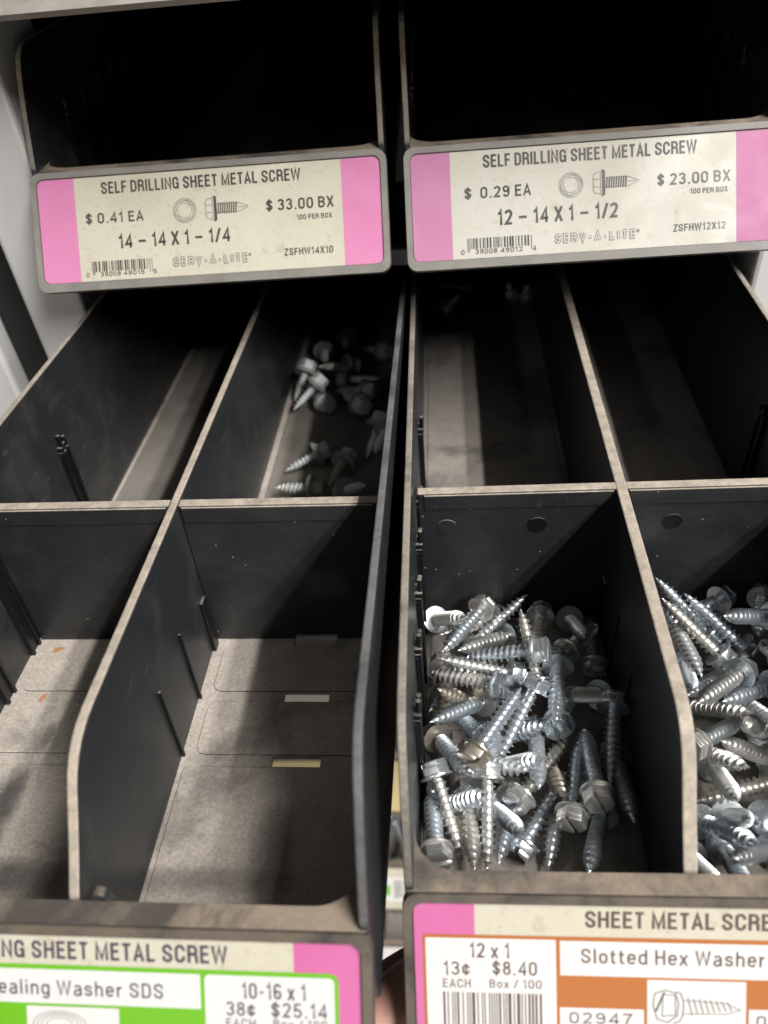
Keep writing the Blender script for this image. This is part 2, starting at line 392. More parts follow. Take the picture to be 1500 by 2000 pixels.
# ------------------------------------------------------------------ condensed stroke lettering
def _arc(cx, cy, rx, ry, a0, a1, n=9):
    return [(cx+rx*cos(radians(a0+(a1-a0)*i/n)), cy+ry*sin(radians(a0+(a1-a0)*i/n))) for i in range(n+1)]
_O = _arc(.25, .72, .18, .21, 0, 180)+_arc(.25, .28, .18, .21, 180, 360)
_o = _arc(.22, .48, .155, .17, 0, 180)+_arc(.22, .24, .155, .17, 180, 360)
G_ = {  # width, strokes; a stroke ending with None is closed
 'A': (.52, [[(.05, 0), (.26, .95), (.47, 0)], [(.12, .3), (.40, .3)]]),
 'B': (.5, [[(.07, .07), (.07, .93)]+_arc(.25, .73, .17, .2, 90, -90)+[(.07, .53)], [(.07, .53)]+_arc(.25, .3, .18, .23, 90, -90)+[(.07, .07)]]),
 'C': (.5, [[(.43, .66)]+_arc(.25, .72, .18, .21, 0, 180)+_arc(.25, .28, .18, .21, 180, 360)+[(.43, .36)]]),
 'D': (.5, [[(.07, .07), (.07, .93)]+_arc(.22, .71, .21, .22, 90, 0)+_arc(.22, .29, .21, .22, 0, -90)+[(.07, .07), None]]),
 'E': (.44, [[(.42, .93), (.07, .93), (.07, .07), (.43, .07)], [(.07, .52), (.39, .52)]]),
 'F': (.42, [[(.41, .93), (.07, .93), (.07, 0)], [(.07, .5), (.38, .5)]]),
 'G': (.52, [[(.43, .66)]+_arc(.25, .72, .18, .21, 0, 180)+_arc(.25, .28, .18, .21, 180, 345)+[(.44, .47), (.27, .47)], [(.445, .45), (.445, 0)]]),
 'H': (.52, [[(.07, 0), (.07, 1)], [(.45, 0), (.45, 1)], [(.07, .52), (.45, .52)]]),
 'I': (.16, [[(.08, 0), (.08, 1)]]),
 'L': (.42, [[(.07, 1), (.07, .07), (.41, .07)]]),
 'M': (.64, [[(.07, 0), (.07, .97), (.32, .08), (.57, .97), (.57, 0)]]),
 'N': (.53, [[(.07, 0), (.07, .95), (.46, .05), (.46, 1)]]),
 'O': (.5, [_O+[None]]),
 'P': (.48, [[(.07, 0), (.07, .93)]+_arc(.24, .69, .18, .24, 90, -90)+[(.07, .45)]]),
 'R': (.5, [[(.07, 0), (.07, .93)]+_arc(.25, .71, .18, .22, 90, -90)+[(.07, .49)], [(.25, .49)]+_arc(.31, .36, .12, .13, 90, 0, 4)+[(.44, .1), (.47, 0)]]),
 'S': (.5, [[(.43, .68)]+_arc(.25, .73, .18, .2, 5, 235)+_arc(.25, .27, .18, .2, 55, -180)+[(.07, .34)]]),
 'T': (.46, [[(.02, .93), (.44, .93)], [(.23, .93), (.23, 0)]]),
 'U': (.5, [[(.07, 1)]+_arc(.25, .28, .18, .21, 180, 360)+[(.43, 1)]]),
 'V': (.5, [[(.04, 1), (.25, .05), (.46, 1)]]),
 'W': (.74, [[(.04, 1), (.20, .06), (.37, .94), (.54, .06), (.70, 1)]]),
 'X': (.5, [[(.05, 0), (.45, 1)], [(.05, 1), (.45, 0)]]),
 'Z': (.46, [[(.04, .93), (.41, .93), (.05, .07), (.43, .07)]]),
 '0': (.48, [[(x*.96, y) for x, y in _O]+[None]]),
 '1': (.32, [[(.04, .76), (.16, .8), (.22, .98), (.22, 0)]]),
 '2': (.48, [_arc(.24, .72, .17, .21, 170, -20)+[(.30, .42), (.08, .08), (.44, .08)]]),
 '3': (.48, [_arc(.23, .73, .17, .2, 165, -80)+[(.2, .53)], [(.2, .53)]+_arc(.23, .3, .18, .23, 85, -165)]),
 '4': (.5, [[(.36, 0), (.36, .95), (.06, .28), (.48, .28)]]),
 '5': (.48, [[(.41, .93), (.12, .93), (.08, .5)]+_arc(.23, .32, .18, .25, 125, -165)]),
 '6': (.48, [_arc(.24, .72, .17, .21, 15, 180)+_arc(.24, .3, .17, .23, 180, 540)]),
 '7': (.46, [[(.04, .93), (.42, .93), (.26, .5), (.18, 0)]]),
 '8': (.48, [_arc(.24, .735, .155, .195, -90, 270)+[None], _arc(.24, .3, .18, .235, -90, 270)+[None]]),
 '9': (.48, [_arc(.24, .28, .17, .21, 195, 360)+_arc(.24, .7, .17, .23, 0, 360)]),
 '$': (.5, [[(.43, .68)]+_arc(.25, .72, .17, .17, 5, 235)+_arc(.25, .29, .17, .18, 55, -180)+[(.07, .33)], [(.25, 1.06), (.25, -.06)]]),
 '¢': (.46, [[(.39, .52)]+_arc(.23, .54, .16, .16, 0, 180)+_arc(.23, .3, .16, .16, 180, 360)+[(.39, .34)], [(.23, .84), (.23, 0)]]),
 '.': (.18, [[(.09, 0), (.09, .14)]]), '-': (.32, [[(.04, .42), (.28, .42)]]), '–': (.56, [[(.04, .45), (.52, .45)]]),
 '/': (.36, [[(.04, 0), (.32, 1)]]),
 'a': (.44, [[(.08, .56)]+_arc(.22, .5, .15, .17, 140, 0)+[(.37, .05), (.39, 0)], [(.36, .42), (.2, .38)]+_arc(.19, .2, .13, .17, 95, 270)+[(.3, .08), (.37, .2)]]),
 'd': (.46, [_arc(.22, .46, .155, .2, 15, 180)+_arc(.22, .25, .155, .2, 180, 345), [(.385, 1), (.385, 0)]]),
 'e': (.44, [[(.07, .37), (.375, .37), (.375, .48)]+_arc(.22, .48, .155, .18, 0, 180)+_arc(.22, .25, .155, .19, 180, 335)]),
 'g': (.46, [_arc(.22, .46, .155, .2, 15, 180)+_arc(.22, .27, .155, .2, 180, 345), [(.385, .7), (.385, -.02)]+_arc(.23, -.04, .155, .15, 0, -150)]),
 'h': (.44, [[(.07, 0), (.07, 1)], [(.07, .45)]+_arc(.22, .47, .15, .19, 170, 0)+[(.37, 0)]]),
 'i': (.16, [[(.08, 0), (.08, .7)], [(.08, .84), (.08, .98)]]),
 'l': (.16, [[(.08, 0), (.08, 1)]]),
 'n': (.44, [[(.07, 0), (.07, .7)], [(.07, .45)]+_arc(.22, .47, .15, .19, 170, 0)+[(.37, 0)]]),
 'o': (.44, [_o+[None]]),
 'r': (.3, [[(.07, 0), (.07, .7)], [(.07, .42)]+_arc(.24, .44, .16, .2, 175, 80)]),
 's': (.42, [[(.36, .5)]+_arc(.21, .52, .14, .14, 10, 235)+_arc(.21, .22, .15, .15, 55, -180)]),
 't': (.3, [[(.12, .9), (.12, .2)]+_arc(.21, .17, .09, .11, 180, 280)+[(.28, .06)], [(.02, .64), (.27, .64)]]),
 'x': (.42, [[(.04, 0), (.37, .7)], [(.04, .7), (.37, 0)]]),
}
def _sides(pts, closed, hw):
    n = len(pts); L, R = [], []
    for i in range(n):
        a = pts[i-1] if (i > 0 or closed) else None; b = pts[(i+1) % n] if (i < n-1 or closed) else None
        p = Vector(pts[i]); dirs = []
        if a is not None and (p-Vector(a)).length > 1e-6: dirs.append((p-Vector(a)).normalized())
        if b is not None and (Vector(b)-p).length > 1e-6: dirs.append((Vector(b)-p).normalized())
        ns = [Vector((-d.y, d.x)) for d in dirs]
        m = sum(ns, Vector((0, 0)))
        if m.length < 1e-4: m = ns[0]
        m.normalize(); k = hw/max(.45, m.dot(ns[0]))
        L.append(p+m*k); R.append(p-m*k)
    return L, R
def text_mesh(mb, s, u0, u1, vb, cap, weight=.15, outline=0.0, gap=.12):
    x = 0; lay = []
    for ch in s:
        if ch == ' ': x += .24; continue
        w, st = G_[ch]; lay.append((x, st)); x += w+gap
    x -= gap; kx = (u1-u0)/x; hw = weight*cap/2
    dz = 0
    for ox, st in lay:
        for q in st:
            closed = q[-1] is None; q = q[:-1] if closed else q
            pts = [(u0+(ox+a)*kx, -vb+b*cap) for a, b in q]
            pts = [p for i, p in enumerate(pts) if i == 0 or (Vector(p)-Vector(pts[i-1])).length > 1e-4]
            if closed and (Vector(pts[0])-Vector(pts[-1])).length < 1e-4: pts.pop()
            L, R = _sides(pts, closed, hw); n = len(pts); dz = (dz+.004) % .012
            if outline:
                for side in (L, R): ribbon(mb, [tuple(p) for p in side], outline, closed)
                if not closed:
                    for k in (0, -1): ribbon(mb, [tuple(L[k]), tuple(R[k])], outline)
                continue
            vl = [mb.bm.verts.new((*p, dz)) for p in L]; vr = [mb.bm.verts.new((*p, dz)) for p in R]
            for i in range(n if closed else n-1):
                j = (i+1) % n; mb.bm.faces.new([vr[i], vr[j], vl[j], vl[i]])
    return mb

def barcode(mb, u0, u1, v0, v1, seed, n=30, guard=1.2):
    r = random.Random(seed); u = u0; k = 0; w = (u1-u0)/n
    while u < u1-.2:
        bw = w*r.choice((.3, .3, .55, .8)); rect2(mb, u, min(u+bw, u1), v0, v1-(0 if k in (0, 1) or u > u1-2*w else guard)); u += bw+w*r.choice((.35, .35, .6, .9)); k += 1
    return mb
def screw_drawing(parent, u, v, k=1.0, off=.1, ink='ink_grey'):
    """outline of a washer-headed drilling screw, K mm per unit"""
    f = lambda pts: [(u+x*k, -v+y*k) for x, y in pts]
    mb = MB()
    ribbon(mb, f([(3.0, 4.2), (.6, 3.6), (.2, 2.6), (.2, -2.6), (.6, -3.6), (3.0, -4.2)]), .22)
    for y in (1.5, -1.5): ribbon(mb, f([(.2, y*.9), (3.0, y)]), .2)
    ribbon(mb, f([(3.0, 4.2), (3.6, 4.9), (3.6, -4.9), (3.0, -4.2)]), .2); ribbon(mb, f([(3.0, 4.2), (3.0, -4.2)]), .2)
    ribbon(mb, f([(4.6, 1.7), (13.4, 1.7), (17.4, .2), (17.0, -.4), (13.4, -1.7), (4.6, -1.7)]), .2)
    ribbon(mb, f([(13.2, 0), (16.5, 0)]), .18); ribbon(mb, f([(13.0, 1.7), (12.4, -1.7)]), .2)
    lift(mb, 'screw_drawing', ink, parent, off)
    mb = MB(); mb.flat([(x, y, 0) for x, y in f([(3.7, -5.1), (4.7, -4.4), (4.7, 4.4), (3.7, 5.1)])])
    for i in range(9):
        x = 4.9+i*.9; mb.flat([(a, b, 0) for a, b in f([(x, -2.1), (x+.5, -2.1), (x+.9, 2.1), (x+.4, 2.1)])])
    lift(mb, 'screw_drawing', 'ink', parent, off+.02)
def hex_drawing(parent, u, v, r, off=.1):
    mb = MB(); circ = lambda q: [(u+q*cos(2*pi*i/28), -v+q*sin(2*pi*i/28)) for i in range(28)]
    ribbon(mb, circ(r), .2, True); ribbon(mb, circ(r*.88), .16, True); ribbon(mb, circ(r*.62), .18, True)
    ribbon(mb, [(u+r*.86*cos(pi*i/3+.3), -v+r*.86*sin(pi*i/3+.3)) for i in range(6)], .2, True)
    lift(mb, 'hex_drawing', 'ink_grey', parent, off)
def price_label(root, cream, pink, pk=PK, label=None):
    card = MB(); p = rrect(-WL/2, WL/2, -LH, 0, 2.6)
    card.poly_extrude([(x, y, -.25) for x, y in p], (0, 0, .25))
    card = card.build('price_label', cream, root, xf=on_label(0))
    if label: card['label'] = label
    if pink:
        for sx in (-1, 1):
            q = [(sx*(WL/2-pk), 0), (sx*(WL/2-pk), -LH)]
            for i in range(6): a = radians(90*i/5); q.append((sx*(WL/2-2.6+2.6*sin(a)), -LH+2.6-2.6*cos(a)))
            for i in range(6): a = radians(90*i/5); q.append((sx*(WL/2-2.6+2.6*cos(a)), -2.6+2.6*sin(a)))
            mb = MB(); mb.flat([(x, y, 0) for x, y in (q if sx > 0 else q[::-1])]); lift(mb, 'end_band', pink, card, .05)
    return card
def texts(card, rows, ink='ink', off=.1, weight=.17):
    for s, u0, u1, v, cap in rows:
        lift(text_mesh(MB(), s, u0, u1, v, cap, weight), 'lettering', ink, card, off)

# ------------------------------------------------------------------ shelf fittings and added dark backdrop (setting)
def fitting(name, mb, m, label, cat, group=None):
    o = mb.build(name, m); tag(o, label, cat, group); return o
tag(MB().box(-900, 800, 690, 700, -1500, 700).build('backdrop', 'black'), kind='structure')  # added black sheet, keeps the depth between the bins dark
# ------------------------------------------------------------------ bins
GB = 'black plastic bins of sheet metal screws'
uL = make_bin('screw_bin', holder='holder_clean', short=True); uL.location = Vector((-151.2, 236.2, 107.0))*MM; uL.rotation_euler = (0, 0, .0183)
tag(uL, 'black plastic bin with pink-ended price label reading 14-14 x 1-1/4', 'bin', GB)
c = price_label(uL, 'cream', 'pink')
texts(c, [('SELF DRILLING SHEET METAL SCREW', -43, 38, 6.75, 4.5), ('$ 0.41 EA', -50.5, -26.4, 18.1, 4.0), ('14 – 14 X 1 – 1/4', -37.5, 8.5, 28.4, 5.3),
          ('$ 33.00 BX', 23.6, 50.7, 17.8, 4.2), ('100 PER BOX', 35.7, 49.8, 21.9, 1.9), ('ZSFHW14X10', 30, 49.6, 35.4, 2.7),
          ('0', -52, -50.6, 39, 1.7), ('39008', -46, -37.5, 39, 1.7), ('49015', -36.4, -27.6, 39, 1.7), ('5', -24, -22.4, 39, 1.7)])
for wt_, ink_, o_ in ((.36, 'ink_grey', .08), (.15, 'cream', .12)): lift(text_mesh(MB(), 'SERV-A-LITE', -15.4, 15, 36.7, 3.2, weight=wt_, gap=.26), 'lettering', ink_, c, o_)
mb = MB(); ribbon(mb, [((15.2+16.6)/2+.55*cos(a*pi/6), -(34.6-.5)+.55*sin(a*pi/6)) for a in range(12)], .14, True); text_mesh(mb, 'R', (15.2+16.6)/2-.25, (15.2+16.6)/2+.25, 34.6-.15, .7, .2); lift(mb, 'lettering', 'ink_grey', c, .1)
lift(barcode(MB(), -49.3, -24.2, 33, 38.3, 1), 'barcode', 'ink', c, .1)
hex_drawing(c, -9.4, 15.4, 4.7); screw_drawing(c, -1.0, 15.4)

uR = make_bin('screw_bin', holder='holder_clean', short=True); uR.location = Vector((-.2, 239.3, 106.3))*MM; uR.rotation_euler = (0, 0, .0197)
tag(uR, 'black plastic bin with scuffed pink-ended price label reading 12-14 x 1-1/2', 'bin', GB)
c = price_label(uR, 'cream_pale', 'pink_worn')
texts(c, [('SELF DRILLING SHEET METAL SCREW', -41.3, 39.5, 6.6, 4.7), ('$  0.29 EA', -49, -23.2, 18, 4.2), ('12 – 14 X 1 – 1/2', -36.4, 9.8, 28.6, 5.6),
          ('$ 23.00 BX', 24.7, 52, 17.9, 4.2), ('100 PER BOX', 37, 51, 21.7, 1.9), ('ZSFHW12X12', 30.6, 50.2, 35.4, 2.7),
          ('0', -51, -49.6, 39, 1.8), ('39008', -45.5, -36.8, 39, 1.8), ('49012', -35.6, -27, 39, 1.8), ('4', -23.2, -21.7, 39, 1.8)])
for wt_, ink_, o_ in ((.36, 'ink_grey', .08), (.15, 'cream_pale', .12)): lift(text_mesh(MB(), 'SERV-A-LITE', -14.4, 16.2, 36.75, 3.2, weight=wt_, gap=.26), 'lettering', ink_, c, o_)
mb = MB(); ribbon(mb, [((16.5+17.9)/2+.55*cos(a*pi/6), -(34.6-.5)+.55*sin(a*pi/6)) for a in range(12)], .14, True); text_mesh(mb, 'R', (16.5+17.9)/2-.25, (16.5+17.9)/2+.25, 34.6-.15, .7, .2); lift(mb, 'lettering', 'ink_grey', c, .1)
lift(barcode(MB(), -48.4, -23.3, 33, 38.2, 2), 'barcode', 'ink', c, .1)
hex_drawing(c, -7.9, 15.35, 4.6); screw_drawing(c, .4, 15.35)

lL = make_bin('screw_bin', walls=('wall', 'wall_clean'), dt=1.4, fm='floor_pale'); lL.location = Vector((-150.2, -16.57, 15.47))*MM; lL.rotation_euler = LROT
tag(lL, 'pulled-out black plastic bin with green-bordered sticker over its price label', 'bin', GB)
MB().poly_extrude([(4.5, 5.2, HLIP-3), (9.5, 5.2, HLIP-3), (8.6, 5.2, HLIP+2.6), (7.4, 5.2, HLIP+3.2), (6.2, 5.2, HLIP+3.2), (5.6, 5.2, HLIP+2.6)], (0, 2.4, 0), .4).build('nub', 'lip', lL)
c = price_label(lL, 'cream', 'pink_deep', label='cream card with deep pink ends and a green-bordered sticker')
texts(c, [('SELF DRILLING SHEET METAL SCREW', -41.5, 38.7, 5.6, 4.2)], 'ink_violet')
mb = MB(); mb.flat([(x, y, 0) for x, y in rrect(-64.4, 64.4, -41.5+1, -7.1, 2.0)]); lift(mb, 'sticker', 'green', c, .10)
mb = MB(); rect2(mb, -63.2, 32.2, 8.2, 16.5); lift(mb, 'sticker_cell', 'white', c, .14)
mb = MB(); mb.flat([(x, y, 0) for x, y in rrect(33.2, 63.4, -39.4, -8.2, 1.2)]); lift(mb, 'sticker_cell', 'white', c, .14)
mb = MB(); rect2(mb, -10, 12.5, 17.2, 39.4); lift(mb, 'sticker_cell', 'white', c, .14)
texts(c, [('Sealing Washer SDS', -19.6, 23.4, 14.4, 3.6), ('10-16 x 1', 41.9, 56.9, 13.6, 3.8), ('38¢', 38.1, 45, 17.8, 3.4), ('$25.14', 48.6, 61.7, 17.8, 3.5),
          ('EACH', 38, 45, 20.5, 2.1), ('Box / 100', 49.1, 61.6, 20.4, 2.1)], 'ink_violet', .18, .135)
mb = MB()
for k in (1, .85, .7, .5): ribbon(mb, [(-2+6.5*k*cos(a*pi/12), -21.5+3.2*k*sin(a*pi/12)) for a in range(24)], .16, True)
ribbon(mb, [(-8.4, -21.5), (-8.0, -27)], .2); ribbon(mb, [(4.4, -21.5), (4.0, -27)], .2); lift(mb, 'screw_drawing', 'ink_grey', c, .18)

lR = make_bin('screw_bin', walls=('wall_grey', 'wall'), dt=1.85, marks=True)
tag(lR, 'pulled-out black plastic bin of loose screws with orange-bordered sticker on its label', 'bin', GB)
c = price_label(lR, 'cream', 'pink_deep', label='cream card with deep pink ends and a rust orange sticker')
texts(c, [('SHEET METAL SCREW', -26.9, 21.8, 5.8, 4.3)], 'ink_brown')
mb = MB(); mb.flat([(x, y, 0) for x, y in rrect(-67.4, 66, -40.5, -8.3, .8)]); lift(mb, 'sticker', 'orange', c, .10)
mb = MB(); mb.flat([(x, y, 0) for x, y in rrect(-66.7, -34.2, -39.6, -9.2, .4)]); lift(mb, 'sticker_cell', 'white', c, .14)
mb = MB(); rect2(mb, -33.2, 65, 9.4, 18.6); lift(mb, 'sticker_cell', 'white', c, .14)
mb = MB(); rect2(mb, -12, 11.7, 19.2, 39.6); lift(mb, 'sticker_cell', 'white', c, .14)
mb = MB(); rect2(mb, -33.4, -12.8, 27.2, 34); lift(mb, 'sticker_cell', 'white', c, .14)
mb = MB(); rect2(mb, 12.4, 33, 26.4, 34); lift(mb, 'sticker_cell', 'white', c, .14)
texts(c, [('12 x 1', -55.7, -45.6, 14.4, 4), ('13¢', -62.4, -55.6, 19.2, 3.7), ('$8.40', -50.1, -38.9, 18.9, 3.7), ('EACH', -62.6, -55.5, 22.6, 2.4), ('Box / 100', -50.9, -37.8, 22.4, 2.3),
          ('Slotted Hex Washer', -28.1, 16.1, 15.2, 3.9), ('02947', -31.2, -15.6, 31.4, 3.0), ('0', 14.1, 16.6, 31.0, 3.0)], 'ink_brown', .18, .13)
lift(barcode(MB(), -62.6, -37.7, 23.8, 36, 5, 26, 1.5), 'barcode', 'ink_brown', c, .18)
mb = MB()                                    # slotted hex screw drawing
ribbon(mb, [(-10.6, -26), (-10.2, -22.8), (-7.6, -21.8), (-5.2, -22.6), (-4.4, -25.2), (-4.8, -28.6), (-7, -30.4), (-9.6, -29.6), (-10.6, -26)], .3)
ribbon(mb, [(-5.2, -22.2), (-3.9, -22.6), (-3.2, -25), (-3.4, -28.4), (-4.2, -30), (-5.6, -30.6)], .3)
ribbon(mb, [(-8.2, -23), (-8.4, -28.8), (-5.2, -28.4), (-5.2, -23.2), (-8.2, -23)], .25)
for i in range(8): ribbon(mb, [(-2.2+i*1.35, -24.0+.12*i*-1+.2), (-1.2+i*1.35, -28.2+.2*i)], .3)
ribbon(mb, [(-3.2, -24.4), (7, -25), (10.4, -26.6)], .2); ribbon(mb, [(-3.2, -28), (7, -27.8), (10.4, -26.6)], .2)
lift(mb, 'screw_drawing', 'ink_grey', c, .18)
mb = MB(); mb.flat([(-10.2, -27.6, 0), (-9.7, -27.6, 0), (-7.6, -22.4, 0), (-8.1, -22.4, 0)]); lift(mb, 'screw_drawing', 'ink', c, .18)

# row above: only its lowest edge shows, it keeps the light off the bins below
tL = make_bin('screw_bin', full=False, holder='holder_pale', short=True); tL.location = Vector((-151.5, 236.2, 107+TOPZ))*MM; tL.rotation_euler = (0, 0, .0183)
tag(tL, 'highest black plastic bin showing only the bottom edge of its label holder', 'bin', GB)
tR = make_bin('screw_bin', full=False, holder='holder_clean', short=True); tR.location = Vector((-.2, 239.3, 107+TOPZ))*MM; tR.rotation_euler = (0, 0, .0197)
tag(tR, 'black plastic bin in the shade right above the 12-14 x 1-1/2 bin', 'bin', GB)
# rows below, seen through the gap between the two pulled-out bins and the slots in the floor
for z, cream, pink, lab in ((-165, 'cream_pale', 'red', 'black bin below with pale label and dark red label end'), (-305, 'yellow', 'yellow', 'black bin below with yellowed price label'),
                      (-494, 'cream', None, 'black bin far below holding shiny screws, green and white label'), (-694, 'white', None, 'black bin at the bottom of the gap, white label with pink marks')):
    b = make_bin('screw_bin', full=False, short=False); b.location = Vector((-150, 240, z-HLIP))*MM
    tag(b, lab, 'bin', GB)
    cc = price_label(b, cream, pink, 30 if pink == 'red' else PK)
    if z == -494:
        mb = MB(); rect2(mb, -40, 66, 9, 33); lift(mb, 'sticker', 'white', cc, .1)
        mb = MB(); rect2(mb, 12, 25, 17, 27); lift(mb, 'sticker_band', 'green', cc, .14)
        mb = MB(); barcode(mb, 29, 48, 12, 30, 9, 10); lift(mb, 'barcode', 'ink_grey', cc, .14)
    if z == -694:
        mb = MB(); rect2(mb, -22, 1, 17, 26); lift(mb, 'sticker_band', 'pink', cc, .1)
        mb = MB(); rect2(mb, 26, 50, 17, 26); lift(mb, 'sticker_band', 'pink', cc, .1)

# ------------------------------------------------------------------ shelf frame
def post(x0, x1, label):
    return fitting('shelf_post', MB().box(x0, x1, 245, 290, -1200, 420, 2), 'post', label, 'shelf post', 'pale shelf posts')
post(-254.4, -226.6, 'pale grey steel post beside the left-hand column of bins')
post(-306, -276.5, 'pale post behind the dark slot at the far left edge')
post(76.2, 104, 'pale grey steel post right of the 12-14 x 1-1/2 bin')
fitting('shade_panel', MB().box(76.5, 79, 292, 688, -400, 420, .4), 'black', 'added black panel behind the right pale post, blocking light from the side', 'shade panel')  # unseen panel added to block light entering from the right
fitting('shade_panel', MB().box(-275.8, -254.9, 256, 688, -600, 420, .4), 'black', 'added black filler darkening the slot between the two pale posts', 'shade panel')  # added black filler, makes the gap between the posts dark
fitting('shelf_rail', MB().box(-226, 76, 247, 251, 91, 98.5, .8), 'rail', 'grey steel rail showing between the two upper price labels', 'shelf rail')

fitting('shade_board', MB().box(-224, 74, 252, 688, 196, 198.5, .5), 'black', 'added black board under the highest bins, blocking light from above', 'shade board')  # unseen board added to stop light leaking into the upper bins
# ------------------------------------------------------------------ screws
def thread_mesh(length, root_r, major_r, pitch, tip_len, nt=18, shank_top=1.0, sharp=.30):
    """helical thread as one skin: rows follow the helix"""
    bm = bmesh.new(); npp = 6; turns = (length-shank_top)/pitch; rows = int(turns*npp)+npp
    V = []
    prof = [0, 0, .04, 1.0, .12, 0]
    for i in range(-npp, rows):
        row = []
        for j in range(nt):
            z = shank_top+(i/npp+j/nt)*pitch
            zc = min(max(z, 0), length)
            t = 1-max(0, (zc-(length-tip_len))/tip_len)
            t = max(t, 0)
            h = prof[i % npp]*(major_r-root_r)
            start = min(1, max(0, (zc-shank_top*.3)/(pitch)))
            r = (root_r*t**.75)+h*min(1, t*1.6+.0)*start
            if zc >= length-1e-4: r = 0.02
            a = 2*pi*j/nt
            row.append(bm.verts.new((r*cos(a), r*sin(a), -zc)))
        V.append(row)
    for i in range(len(V)-1):
        for j in range(nt):
            if j < nt-1: q = [V[i][j], V[i][j+1], V[i+1][j+1], V[i+1][j]]
            else:
                if i+1+npp >= len(V): continue
                q = [V[i][j], V[i+npp][0], V[i+npp+1][0], V[i+1][j]] if i+npp+1 < len(V) else None
            try: bm.faces.new(q)
            except Exception: pass
    bmesh.ops.dissolve_degenerate(bm, dist=1e-4, edges=bm.edges[:])
    bmesh.ops.recalc_face_normals(bm, faces=bm.faces[:])
    return bm
def hex_pts(af, z, rot=0):
    r = af/2/cos(pi/6); return [(r*cos(pi/3*i+rot), r*sin(pi/3*i+rot), z) for i in range(6)]
def head_bm(mb, af=7.9, wr=5.15, wt=.9, top=4.9, slot=True):
    # dished flange
    n = 28; rings = [(1.0, 0), (wr, .15), (wr, wt*.75), (wr-.35, wt), (af/2*.98, wt+.35)]
    vs = [[mb.bm.verts.new((r*cos(2*pi*i/n), r*sin(2*pi*i/n), z)) for i in range(n)] for r, z in rings]
    for a, b in zip(vs, vs[1:]):
        for i in range(n): mb.bm.faces.new([a[i], a[(i+1) % n], b[(i+1) % n], b[i]])
    mb.bm.faces.new(vs[0][::-1]); mb.bm.faces.new(vs[-1])
    b = bmesh.new()
    low = wt*.6; H = hex_pts(af, low)
    f = b.faces.new([b.verts.new(p) for p in H]); r = bmesh.ops.extrude_face_region(b, geom=[f])
    bmesh.ops.translate(b, verts=[v for v in r['geom'] if isinstance(v, bmesh.types.BMVert)], vec=(0, 0, (top-low)-(1.5 if slot else 0)))
    bmesh.ops.recalc_face_normals(b, faces=b.faces[:])
    es = [e for e in b.edges if abs(e.verts[0].co.z-e.verts[1].co.z) > .5 or min(e.verts[0].co.z, e.verts[1].co.z) > 2]
    bmesh.ops.bevel(b, geom=es, offset=.28, segments=2, affect='EDGES', profile=.5)
    mb.add(b)
    if slot:                                   # two half hexagons leave the driver slot open
        R = af/2/cos(pi/6); hw = .65
        for s in (1, -1):
            k = R*sin(pi/3)
            pts = [(s*x, s*y) for x, y in ((R-hw*cos(pi/3)/sin(pi/3), hw), (R*.5, k), (-R*.5, k), (-(R-hw*cos(pi/3)/sin(pi/3)), hw))]
            b = bmesh.new(); f = b.faces.new([b.verts.new((x, y, top-1.62)) for x, y in pts]); r = bmesh.ops.extrude_face_region(b, geom=[f])
            up = [v for v in r['geom'] if isinstance(v, bmesh.types.BMVert)]
            bmesh.ops.translate(b, verts=up, vec=(0, 0, 1.62))
            bmesh.ops.recalc_face_normals(b, faces=b.faces[:])
            es = [e for e in b.edges if e.calc_face_angle(0) > .6]
            bmesh.ops.bevel(b, geom=es, offset=.3, segments=2, affect='EDGES', profile=.5)
            mb.add(b)
    return mb
def kind_of_screw(head_kw, thread_kw, hm, tm, washer=None):
    h = head_bm(MB(), **head_kw).mesh('head', hm, radians(28))
    t = MB(); t.bm.free(); t.bm = thread_mesh(**thread_kw); t = t.mesh('threaded_shank', tm, radians(35))
    w = None
    if washer:
        m = MB()
        m.cyl((0, 0, -1.9), washer, 1.9, 28, 'Z', .3); w = m.mesh('sealing_washer', 'rubber', radians(40))
    return h, t, w
K_SLOT = kind_of_screw({}, dict(length=25.4, root_r=1.66, major_r=2.68, pitch=2.1, tip_len=7), 'zinc', 'zinc_shank')
K_SEAL = kind_of_screw(dict(af=7.9, wr=5.2, wt=1.0, top=5.4, slot=False), dict(length=19, root_r=1.7, major_r=2.55, pitch=2.1, tip_len=7, shank_top=2.2), 'dull', 'dull', 6.3)
K_FAR = kind_of_screw(dict(slot=False), dict(length=25.4, root_r=1.95, major_r=2.7, pitch=1.95, tip_len=6.5), 'zinc', 'zinc')
proto = {}
def place_screw(kind, H, T, label, group, frame=None):
    H = Vector(H); T = Vector(T); z = (H-T).normalized()
    q = Vector((0, 0, 1)).rotation_difference(z) @ Quaternion((0, 0, 1), random.uniform(0, pi))
    mw = Matrix.Translation((H-z*2.5)*MM) @ q.to_matrix().to_4x4()
    if frame is not None: mw = frame @ mw
    if kind not in proto:
        root = bpy.data.objects.new('screw', None); root.empty_display_size = .005
        parts = [bpy.data.objects.new(n, me) for n, me in zip(('head', 'threaded_shank', 'sealing_washer'), {'slot': K_SLOT, 'seal': K_SEAL, 'far': K_FAR}[kind]) if me]
        proto[kind] = (root, parts)
    r0, parts = proto[kind]
    root = r0.copy(); C.objects.link(root)
    root.location = mw.to_translation(); root.rotation_euler = mw.to_euler()
    for p in parts:
        c2 = p.copy(); C.objects.link(c2); c2.parent = root
    tag(root, label, 'screw', group)
    return root
FRL = Matrix.Translation(lL.location) @ Euler(lL.rotation_euler).to_matrix().to_4x4()

